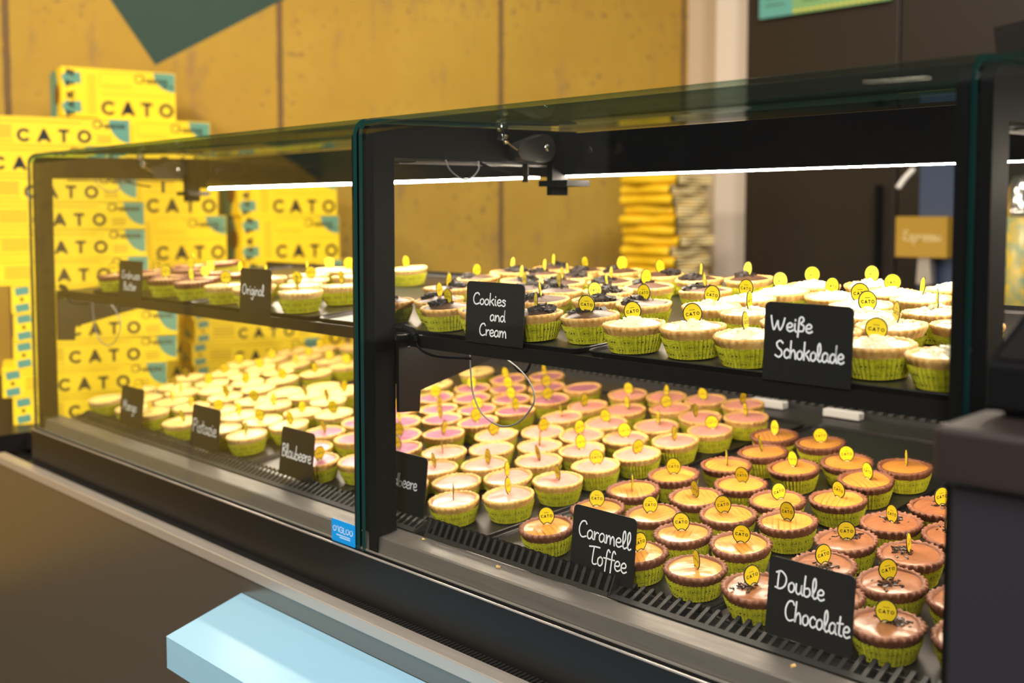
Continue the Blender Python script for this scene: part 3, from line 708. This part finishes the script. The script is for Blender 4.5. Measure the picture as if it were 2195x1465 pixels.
TR = [
 ([(-.690, .999), (-.372, .999), (-.372, 1.70), (-.605, 1.70)], 'dark tray under the milk chocolate tarts'),
 ([(-1.071, .999), (-.702, .999), (-.617, 1.70), (-.942, 1.70)], 'dark tray under the caramel tarts'),
 ([(-1.404, .996), (-1.084, .996), (-.956, 1.70), (-1.358, 1.70)], 'dark tray under the pink glazed tarts'),
 ([(-1.706, .996), (-1.415, .996), (-1.370, 1.70), (-1.680, 1.70)], 'dark tray under the purple glazed tarts'),
 ([(-2.054, .996), (-1.717, .996), (-1.692, 1.70), (-2.040, 1.70)], 'dark tray under the pale green tarts'),
 ([(-2.425, .996), (-2.066, .996), (-2.052, 1.70), (-2.425, 1.70)], 'dark tray under the pale yellow tarts at the far end')]
for q, l in TR: tray(q, zl, l, SL, 1.04)
TR = [
 ([(-1.434, .973), (-.868, .973), (-.838, 1.496), (-1.434, 1.496)], 'dark tray on the shelf under the cookie crumb tarts'),
 ([(-.857, .973), (-.375, .973), (-.375, 1.496), (-.827, 1.496)], 'dark tray on the shelf under the white chocolate tarts'),
 ([(-1.862, .973), (-1.446, .973), (-1.446, 1.496), (-1.862, 1.496)], 'dark tray on the left shelf under the plain cream tarts'),
 ([(-2.300, .973), (-1.874, .973), (-1.874, 1.496), (-2.300, 1.496)], 'dark tray on the left shelf under the peanut cream tarts')]
for q, l in TR: tray(q, zu, l, SU, .967)
# ------------------------------------------------------------------ chalkboard price signs
def sign(label, xc, y, z0, w, h, lines, lean=-6, name='chalkboard_sign'):
    """lines: (text, x fraction, baseline fraction, width fraction, capital height fraction)"""
    r = .0065; pl = []
    for cx, cz, a0 in ((w/2-r, h-r, 0), (-w/2+r, h-r, 90)): pl += arc_pts(cx, cz, r, a0, a0+90, 6)
    pl += [(-w/2, 0), (w/2, 0)]
    b = MB(); b.prism(pl[::-1], 'y', 0, .0014, 0)
    for tx, fx, fz, fw_, fh in lines: hand_text(b, tx, -w/2+fx*w, fz*h, fw_*w, fh*h, -.0004, 1, .0019)
    o = b.build(name, [M['slate'], M['chalk']], loc=(xc, y, ZE+z0)); o.rotation_euler[0] = math.radians(lean)
    tag(o, label, 'sign', 'chalkboard flavour signs'); return o
yl = .9775
sign('black chalkboard sign reading Caramell Toffee', -.831, yl, -.4500, .101, .0835, [('Caramell', .10, .54, .84, .25), ('Toffee', .30, .19, .60, .27)])
sign('black chalkboard sign reading Double Chocolate', -.549, yl, -.4500, .099, .0830, [('Double', .09, .60, .58, .25), ('Chocolate', .22, .24, .76, .26)])
sign('black chalkboard sign half hidden by the middle post, reading eere', -1.221, yl, -.4450, .104, .0880, [('Erdbeere', .12, .42, .70, .22)])
sign('black chalkboard sign reading Blaubeere', -1.505, yl, -.4450, .098, .0815, [('Blaubeere', .05, .38, .90, .28)])
sign('black chalkboard sign reading Pistazie', -1.814, yl, -.4450, .104, .0800, [('Pistazie', .06, .36, .86, .32)])
sign('black chalkboard sign with faint writing, at the far left end', -2.124, yl, -.4450, .102, .0810, [('Mango', .12, .38, .62, .28)])
yu = .9620
sign('black chalkboard sign reading Cookies and Cream', -1.0053, yu, -.1732, 0.1097, 0.0823, [('Cookies', .12, .63, .58, .19), ('and', .43, .38, .27, .19), ('Cream', .25, .13, .48, .20)], -3)
sign('black chalkboard sign reading Weiße Schokolade', -0.5468, yu, -.1732, 0.0995, 0.0818, [('Weiße', .08, .64, .48, .20), ('Schokolade', .14, .30, .78, .22)], -3)
sign('black chalkboard sign reading Original', -1.5996, yu, -.1732, 0.0986, 0.0786, [('Original', .08, .42, .72, .24)], -3)
sign('black chalkboard sign reading Erdnuss Butter on the far left shelf', -2.0785, yu, -.1732, 0.1042, 0.0772, [('Erdnuss', .12, .52, .80, .22), ('Butter', .22, .22, .56, .22)], -3)

# ------------------------------------------------------------------ tarts
def cup_mesh():
    b = MB(); n = 88
    def mod(k, a, r, z):
        i = round(a/(2*math.pi)*n); amp = (.0007, .0011, .0014, .0016)[min(k, 3)]
        return (r+(amp if i % 2 else -amp), z+(.0004 if (k == 3 and i % 2) else 0))
    b.lathe([(.0288, .0), (.0312, .007), (.0337, .014), (.0358, .0208)], n, 0, False, True, False, mod)
    b.lathe([(.0349, .0206), (.0325, .014), (.0276, .0015)], n, 0, False, False, False, lambda k, a, r, z: (r+(.0008 if round(a/(2*math.pi)*n) % 2 else -.0008), z))
    return b.mesh('paper_cup', [M['cup']])
def crust_mesh(seed, kind):
    r0 = random.Random(seed); n = 112; b = MB(); ph = r0.uniform(0, 6); nb = 27 if kind == 'brown' else 28; th = .0012 if kind == 'brown' else .0004
    p1, p2, p3 = (r0.uniform(0, 6) for _ in range(3)); amp = .0020 if kind == 'brown' else .0010
    def mod(k, a, r, z):
        w = math.cos(nb*a+ph)
        lump = .0005*math.sin(3*a+p1)+.0004*math.sin(5*a+p2)+.0003*math.sin(11*a+p3)
        f = (0, .25, .6, 1, 1, .6, .2, 0)[k]
        j = r0.uniform(-.00055, .00055)*(f > .55)*(1 if kind == 'brown' else .7)
        return (r+(amp*w+lump)*f+j-.0003, z+f*(.0006*math.sin(2*a+p2)+(.0011*math.cos(nb*a+ph+1.2) if kind == 'brown' else .0003*w))+j)
    b.lathe([(.0318, .0150), (.0342, .0195), (.0360, .0236), (.0381, .0268), (.0385, .0292), (.0372, .0309), (.0348-th, .0306), (.0330-th, .0258)], n, 0, True, False, False, mod)
    return b.mesh('crust', [M['crust_brown' if kind == 'brown' else 'crust_light' if kind == 'light' else 'crust_pale']])
def fill_mesh(seed, m, dome, rag=0.0, ex=2.2):
    r0 = random.Random(seed); b = MB(); n = 56; p = [r0.uniform(0, 6) for _ in range(5)]
    def mod(k, a, r, z):
        s = r/.0335
        return (r+(rag*math.sin(5*a+p[3])*s if k < 2 else 0), z+.0005*s*math.sin(2*a+p[0])+.00045*math.sin(3*a+p[1]+s*4)*s+.0003*math.sin(5*a+p[2]-s*6)*s)
    prof = [(.0334, .0278)]+[(.0334*q, .0284+dome*(1-q**ex)) for q in (.97, .92, .85, .70, .52, .34, .17, .004)]
    b.lathe(prof, n, 0, True, False, False, mod); return b.mesh('filling', [M[m]])
def chunk(b, r0, x, y, z, sx, sy, sz, mi=0):
    """one irregular little lump"""
    pts = []; rot = Matrix.Rotation(r0.uniform(0, 6.3), 4, 'Z') @ Matrix.Rotation(r0.uniform(-.7, .7), 4, 'X')
    for i in (-1, 1):
        for j in (-1, 1):
            for k in (-1, 1):
                v = rot @ Vector((i*sx*r0.uniform(.55, 1.1), j*sy*r0.uniform(.55, 1.1), k*sz*r0.uniform(.55, 1.1)))
                pts.append((x+v.x, y+v.y, z+v.z))
    b.add(pts, [(0, 1, 3, 2), (4, 6, 7, 5), (0, 4, 5, 1), (2, 3, 7, 6), (0, 2, 6, 4), (1, 5, 7, 3)], mi)
def shavings_mesh(seed):
    r0 = random.Random(seed); b = MB(); ca = r0.uniform(0, 6.28); cx, cy = .010*math.cos(ca), .010*math.sin(ca)
    for i in range(60):
        x = r0.gauss(cx, .0080); y = r0.gauss(cy, .0060)
        if math.hypot(x, y) > .029: continue
        chunk(b, r0, x, y, .0292+r0.uniform(0, .0030), .0025, .0011, .0007)
    return b.mesh('chocolate_shavings', [M['choc_bits']])
def crumbs_mesh(seed):
    r0 = random.Random(seed); b = MB(); ca = r0.uniform(0, 6.28); d = r0.uniform(.008, .016); cx, cy = d*math.cos(ca), d*math.sin(ca)
    for i in range(72):
        x = r0.gauss(cx, .0088); y = r0.gauss(cy, .0070)
        if math.hypot(x, y) > .032: continue
        s = r0.uniform(.0020, .0056); h = max(0, .0078-.30*math.hypot(x-cx, y-cy))
        chunk(b, r0, x, y, +.0315+r0.uniform(0, h), s, s*.8, s*.6)
    return b.mesh('cookie_crumbs', [M['cookie_bits']])
def flakes_mesh(seed):
    r0 = random.Random(seed); b = MB()
    for i in range(170):
        a = r0.uniform(0, 6.28); d = abs(r0.gauss(0, .0165))
        if d > .029: continue
        s = r0.uniform(.0013, .0038); h = max(0, .0060-.22*d)
        chunk(b, r0, d*math.cos(a), d*math.sin(a), .0312+r0.uniform(0, h)-.10*max(0, d-.012), s, s*.75, s*.55)
    return b.mesh('white_chocolate_flakes', [M['white_bits']])
def topper_mesh():
    b = MB(); R = .0112; zc_ = .0135
    def outline(R, k):
        p = [(R*math.sin(math.radians(a)), zc_+R*math.cos(math.radians(a))) for a in range(-145, 146, 10)]
        return p+[(.0043*k, .0005), (-.0043*k, .0005)]
    def body(R, k, y0, y1, mi): b.prism(outline(R, k)[::-1], 'y', y0, y1, mi)
    body(R, 1, -.00035, .00035, 1)
    for sgn in (-1, 1):
        y = sgn*.0005; Rf = R*.90
        pts = [(Rf*math.sin(math.radians(a)), zc_+Rf*math.cos(math.radians(a))) for a in range(-143, 144, 11)]
        arcp = [(.0062*math.cos(math.radians(a)), .0005+.0052*math.sin(math.radians(a))) for a in range(40, 141, 20)]
        poly = [(p[0], y, p[1]) for p in pts]+[(p[0], y, p[1]) for p in arcp]
        b.add(poly, [list(range(len(poly)))], 0)
        ft = [(-.0036, y, .0006), (.0036, y, .0006)]+[(p[0]*.80, y, p[1]-.0009) for p in arcp]
        b.add(ft, [list(range(len(ft)))], 2)
        k0 = len(b.v); bold_cato(b, -.0078, zc_-.0022, .0156, .0036, -.00062, 1)
        ribbon(b, [(-.0030, zc_+.0038), (.0030, zc_+.0038)], .0005, -.0006, 1, 1)
        if sgn > 0: b.xf(Matrix.Rotation(math.pi, 4, 'Z'), k0)
    return b.mesh('topper', [M['pick_yellow'], M['ink'], M['pick_cream']])
CUP = cup_mesh(); TOP = topper_mesh()
CR = {k: [crust_mesh(100+i, k) for i in range(5)] for k in ('brown', 'light', 'pale')}
def variants(fn, n, *a): return [fn(i+17, *a) for i in range(n)]
FLAV = {  # crust, filling, topping, rim centre lists come below
 'choc': ('brown', variants(fill_mesh, 3, 'f_choc', .0022, 0, 5), ('chocolate_shavings', variants(shavings_mesh, 5)), 'milk chocolate tart'),
 'caramel': ('brown', variants(fill_mesh, 4, 'f_caramel', .0022, 0, 5), None, 'caramel glazed tart'),
 'straw': ('light', variants(fill_mesh, 4, 'f_straw', .0020, 0, 4), None, 'pink glazed tart'),
 'blue': ('light', variants(fill_mesh, 3, 'f_blue', .0006), None, 'purple glazed tart'),
 'pist': ('pale', variants(fill_mesh, 3, 'f_pist', .0008), None, 'pale green glazed tart'),
 'mango': ('pale', variants(fill_mesh, 3, 'f_mango', .0008), None, 'pale yellow glazed tart'),
 'cookie': ('light', variants(fill_mesh, 3, 'f_cookie', .0062, .0018), ('cookie_crumbs', variants(crumbs_mesh, 6)), 'cookie crumb tart'),
 'white': ('light', variants(fill_mesh, 3, 'f_white', .0055), ('white_chocolate_flakes', variants(flakes_mesh, 5)), 'white chocolate flake tart'),
 'orig': ('pale', variants(fill_mesh, 3, 'f_orig', .0030), None, 'plain cream tart'),
 'nut': ('brown', variants(fill_mesh, 3, 'f_nut', .0012), None, 'peanut cream tart'),
}
NAMES = {'choc': 'chocolate_tart', 'caramel': 'caramel_tart', 'straw': 'strawberry_tart', 'blue': 'blueberry_tart', 'pist': 'pistachio_tart', 'mango': 'mango_tart', 'cookie': 'cookie_tart', 'white': 'white_chocolate_tart', 'orig': 'cream_tart', 'nut': 'peanut_tart'}
TARTS = {"choc":[[-0.49,1.038,1],[-0.528,1.132,0.9],[-0.612,1.131,0.8],[-0.625,1.212,1],[-0.543,1.212,0.2],[-0.605,1.291,0.65],[-0.575,1.367,0.8],[-0.523,1.292,0.6],[-0.446,1.131,-1],[-0.647,1.038,0.8],[-0.568,1.061,-1],[-0.41,1.058,-1]],"caramel":[[-0.7,1.33,0.75],[-0.714,1.222,0.85],[-0.767,1.284,0.85],[-0.701,1.412,0.65],[-0.681,1.491,0.15],[-0.917,1.523,0.6],[-0.835,1.525,1],[-0.76,1.469,1],[-0.815,1.409,0.65],[-0.889,1.444,0.15],[-0.906,1.365,0.12],[-0.844,1.311,0.9],[-0.947,1.288,1],[-0.96,1.207,0.1],[-0.867,1.233,0.5],[-0.881,1.152,0.95],[-0.806,1.119,1],[-0.792,1.2,1],[-0.725,1.129,1],[-0.817,1.038,0.8],[-0.735,1.044,0.35],[-0.974,1.038,1],[-0.958,1.125,1],[-0.895,1.06,-1]],"straw":[[-1.305,1.62,0.8],[-1.225,1.639,0.4],[-1.145,1.655,0.8],[-1.063,1.655,0.5],[-1.015,1.589,0.3],[-1.091,1.559,0.3],[-1.03,1.504,1],[-1.171,1.578,0.9],[-1.237,1.529,0.4],[-1.317,1.515,0.6],[-1.309,1.434,0.15],[-1.216,1.45,0.8],[-1.122,1.474,0.25],[-1.045,1.424,0.3],[-1.06,1.343,0.75],[-1.125,1.392,1],[-1.204,1.369,0.8],[-1.081,1.264,1],[-1.149,1.309,0.75],[-1.284,1.355,0.8],[-1.346,1.301,0.8],[-1.232,1.292,0.1],[-1.294,1.238,-1],[-1.354,1.182,0.1],[-1.177,1.232,0.35],[-1.243,1.174,0.4],[-1.164,1.151,0.3],[-1.089,1.183,0.35],[-1.224,1.095,-1],[-1.165,1.038,0.05],[-1.105,1.094,0.35],[-1.302,1.118,0.3],[-1.361,1.062,-1],[-1.283,1.038,-1]],"blue":[[-1.612,1.593,0.6],[-1.55,1.647,0.4],[-1.493,1.588,0.9],[-1.414,1.61,-1],[-1.42,1.52,0.9],[-1.492,1.482,0.8],[-1.555,1.535,0.9],[-1.631,1.504,0.9],[-1.647,1.416,1],[-1.572,1.448,-1],[-1.577,1.364,0.4],[-1.504,1.401,1],[-1.426,1.427,0.6],[-1.578,1.268,0.2],[-1.511,1.315,0.4],[-1.432,1.336,0.8],[-1.507,1.211,0.9],[-1.437,1.254,0.4],[-1.443,1.16,0.6],[-1.644,1.317,1],[-1.652,1.144,0.4],[-1.571,1.154,0.4],[-1.594,1.075,0.6],[-1.521,1.038,0.8],[-1.449,1.076,0.4],[-1.649,1.226,0.4]],"pist":[[-1.734,1.613,0.2],[-1.738,1.492,0.9],[-1.784,1.056,0.2],[-1.866,1.05,-1],[-1.768,1.141,0.6],[-1.85,1.131,0.8],[-1.825,1.209,0.6],[-1.747,1.234,0.9],[-1.93,1.206,0.4],[-2.011,1.206,0.9],[-1.931,1.125,0.4],[-2.013,1.125,1],[-1.928,1.288,0.4],[-1.846,1.288,0.4],[-1.887,1.359,0.6],[-1.969,1.359,-1],[-2.01,1.288,-1],[-2.007,1.038,0.4]],"mango":[[-2.099,1.273,-1],[-2.121,1.352,0.9],[-2.179,1.294,0.8],[-2.096,1.429,0.6],[-2.198,1.389,0.4],[-2.237,1.461,0.4],[-2.342,1.465,1],[-2.281,1.529,0.9],[-2.175,1.526,1],[-2.094,1.511,0.9],[-2.256,1.655,0.4],[-2.375,1.39,0.9],[-2.253,1.328,0.2],[-2.319,1.602,0.8],[-2.373,1.541,0.6],[-2.292,1.4,0.9],[-2.37,1.038,-1],[-2.375,1.248,0.6],[-2.375,1.12,0.9],[-2.324,1.184,0.4],[-2.287,1.093,0.8],[-2.184,1.109,0.2],[-2.18,1.212,-1],[-2.143,1.038,0.2],[-2.227,1.038,0.6],[-2.245,1.163,0.2],[-2.255,1.244,0.9],[-2.334,1.319,1],[-2.101,1.191,0.6],[-2.102,1.109,0.4]],"cookie":[[-1.395,1.302,0.7],[-1.336,1.172,0.4],[-1.227,1.063,0.4],[-1.159,1.018,0.5],[-1.296,1.018,0.4],[-1.077,1.018,-1],[-0.904,1.044,0.95],[-0.914,1.169,0.8],[-0.999,1.168,0.9],[-0.909,1.309,0.2],[-1.023,1.319,0.7],[-0.927,1.455,0.6],[-1.004,1.427,0.15],[-1.102,1.455,0.7],[-1.189,1.455,0.9],[-1.271,1.455,0.5],[-1.123,1.348,0.25],[-1.313,1.385,0.25],[-1.355,1.455,0.2],[-1.04,1.239,0.15],[-0.982,1.019,0.2],[-1.074,1.135,0.1],[-1.197,1.218,0.3],[-1.233,1.367,0.2],[-1.395,1.384,0.3],[-1.29,1.306,0.3],[-1.116,1.208,0.3],[-1.188,1.299,0.3]],"white":[[-0.811,1.018,0.95],[-0.73,1.027,1],[-0.648,1.018,0.3],[-0.805,1.172,0.9],[-0.727,1.147,0.3],[-0.802,1.254,0.85],[-0.793,1.417,1],[-0.797,1.336,0.9],[-0.716,1.335,0.8],[-0.72,1.455,0.9],[-0.662,1.397,1],[-0.638,1.261,1],[-0.595,1.191,0.95],[-0.598,1.347,0.25],[-0.604,1.455,-1],[-0.537,1.134,0.3],[-0.475,1.187,-1],[-0.533,1.245,0.1],[-0.505,1.035,1],[-0.425,1.018,-1],[-0.3,1.38,0.8],[-0.26,1.15,0.6],[-0.581,1.065,-1],[-0.651,1.117,-1]],"orig":[[-1.665,1.359,0.6],[-1.791,1.018,0.9],[-1.54,1.018,0.2],[-1.643,1.087,0.8],[-1.552,1.114,0.4],[-1.702,1.144,0.9],[-1.824,1.277,1],[-1.742,1.276,1],[-1.813,1.121,0.2],[-1.687,1.018,0.9],[-1.65,1.208,0.4],[-1.77,1.19,0.2]],"nut":[[-2.261,1.018,1],[-2.197,1.068,0.2],[-2.261,1.118,0.4],[-2.261,1.2,0.2],[-2.191,1.159,0.8],[-2.261,1.282,-1],[-2.026,1.018,0.9],[-1.913,1.018,0.4],[-2.094,1.063,0.6],[-1.969,1.077,0.9],[-1.974,1.159,0.4],[-2.061,1.138,0.8]]}
for fl, lst in TARTS.items():
    kind, fills, top, desc = FLAV[fl]
    upper = fl in ('cookie', 'white', 'orig', 'nut')
    order = sorted(range(len(lst)), key=lambda i: lst[i][1]); y0 = lst[order[0]][1]; rows = {}
    for i in order: rows.setdefault(int((lst[i][1]-y0+.012)/.066), []).append(i)
    lab = {}
    for rn, rk in enumerate(sorted(rows)):
        ids = sorted(rows[rk], key=lambda i: lst[i][0])
        for c, i in enumerate(ids):
            place = 'alone' if len(ids) == 1 else ('first' if c == 0 else ORD[c+1])+' from the left'
            q = lst[i][2]; pk = 'no topper showing' if q < 0 else 'topper facing front' if q > .72 else 'topper turned aside' if q > .38 else 'topper edge-on'
            lab[i] = f"{desc}, {ORD[rn+1]} row from the glass, {place}, {pk}"
    near = sorted(range(len(lst)), key=lambda i: lst[i][0]**2+lst[i][1]**2)
    for i, (x, y, q) in enumerate(lst):
        rz = random.uniform(0, 6.28)
        zz = .0010+(-.1720+zu_(y) if upper else -.4600+zl_(y))
        o = thing(NAMES[fl], lab[i], 'tart', (x, y, ZE+zz), rz, desc+'s on the '+('shelf' if upper else 'lower deck'))
        o.rotation_euler = (Matrix.Rotation(math.atan(SU if upper else SL)+random.uniform(-.025, .025), 4, 'X') @ Matrix.Rotation(random.uniform(-.025, .025), 4, 'Y') @ Matrix.Rotation(rz, 4, 'Z')).to_euler()
        k = random.uniform(.995, 1.008)*(.99 if kind == 'brown' else 1.01); o.scale = (k, k, random.uniform(1.06, 1.16))
        link('paper_cup', CUP, o); c = link('crust', random.choice(CR[kind]), o)
        link('filling', random.choice(fills), o, rotz=random.uniform(0, 6.28))
        if top:
            p = link(top[0], random.choice(top[1]), o, rotz=random.uniform(0, 6.28)); p['kind'] = 'stuff'
        if q >= 0:
            th = math.atan2(-x, y)+math.acos(min(1, q))*random.choice((-1, 1))
            a = random.uniform(0, 6.28); d = random.uniform(0, .006)
            p = link('topper', TOP, o, (d*math.cos(a), d*math.sin(a), .0278 if fl in ('choc', 'caramel', 'straw', 'blue', 'pist', 'mango') else .0300), th-rz)
            p.rotation_euler[0] = random.uniform(-.22, .12); p.rotation_euler[1] = random.uniform(-.15, .15)

# crumbs fallen on the steel ledge inside the case
for (x, y, lab) in ((-.975, .942, 'pale crumb on the steel ledge before the Caramell sign'), (-.545, .945, 'pale crumb on the steel ledge before the Double sign'), (-1.132, .948, 'pale crumb at the left end of the steep grille')):
    b = MB(); chunk(b, random.Random(int(-x*1000)), 0, 0, .0012, .0028, .002, .0014); o = b.build('crumb', M['crust_pale'], loc=(x, y, ZE-.4618)); tag(o, lab, 'crumb', 'fallen pastry crumbs')
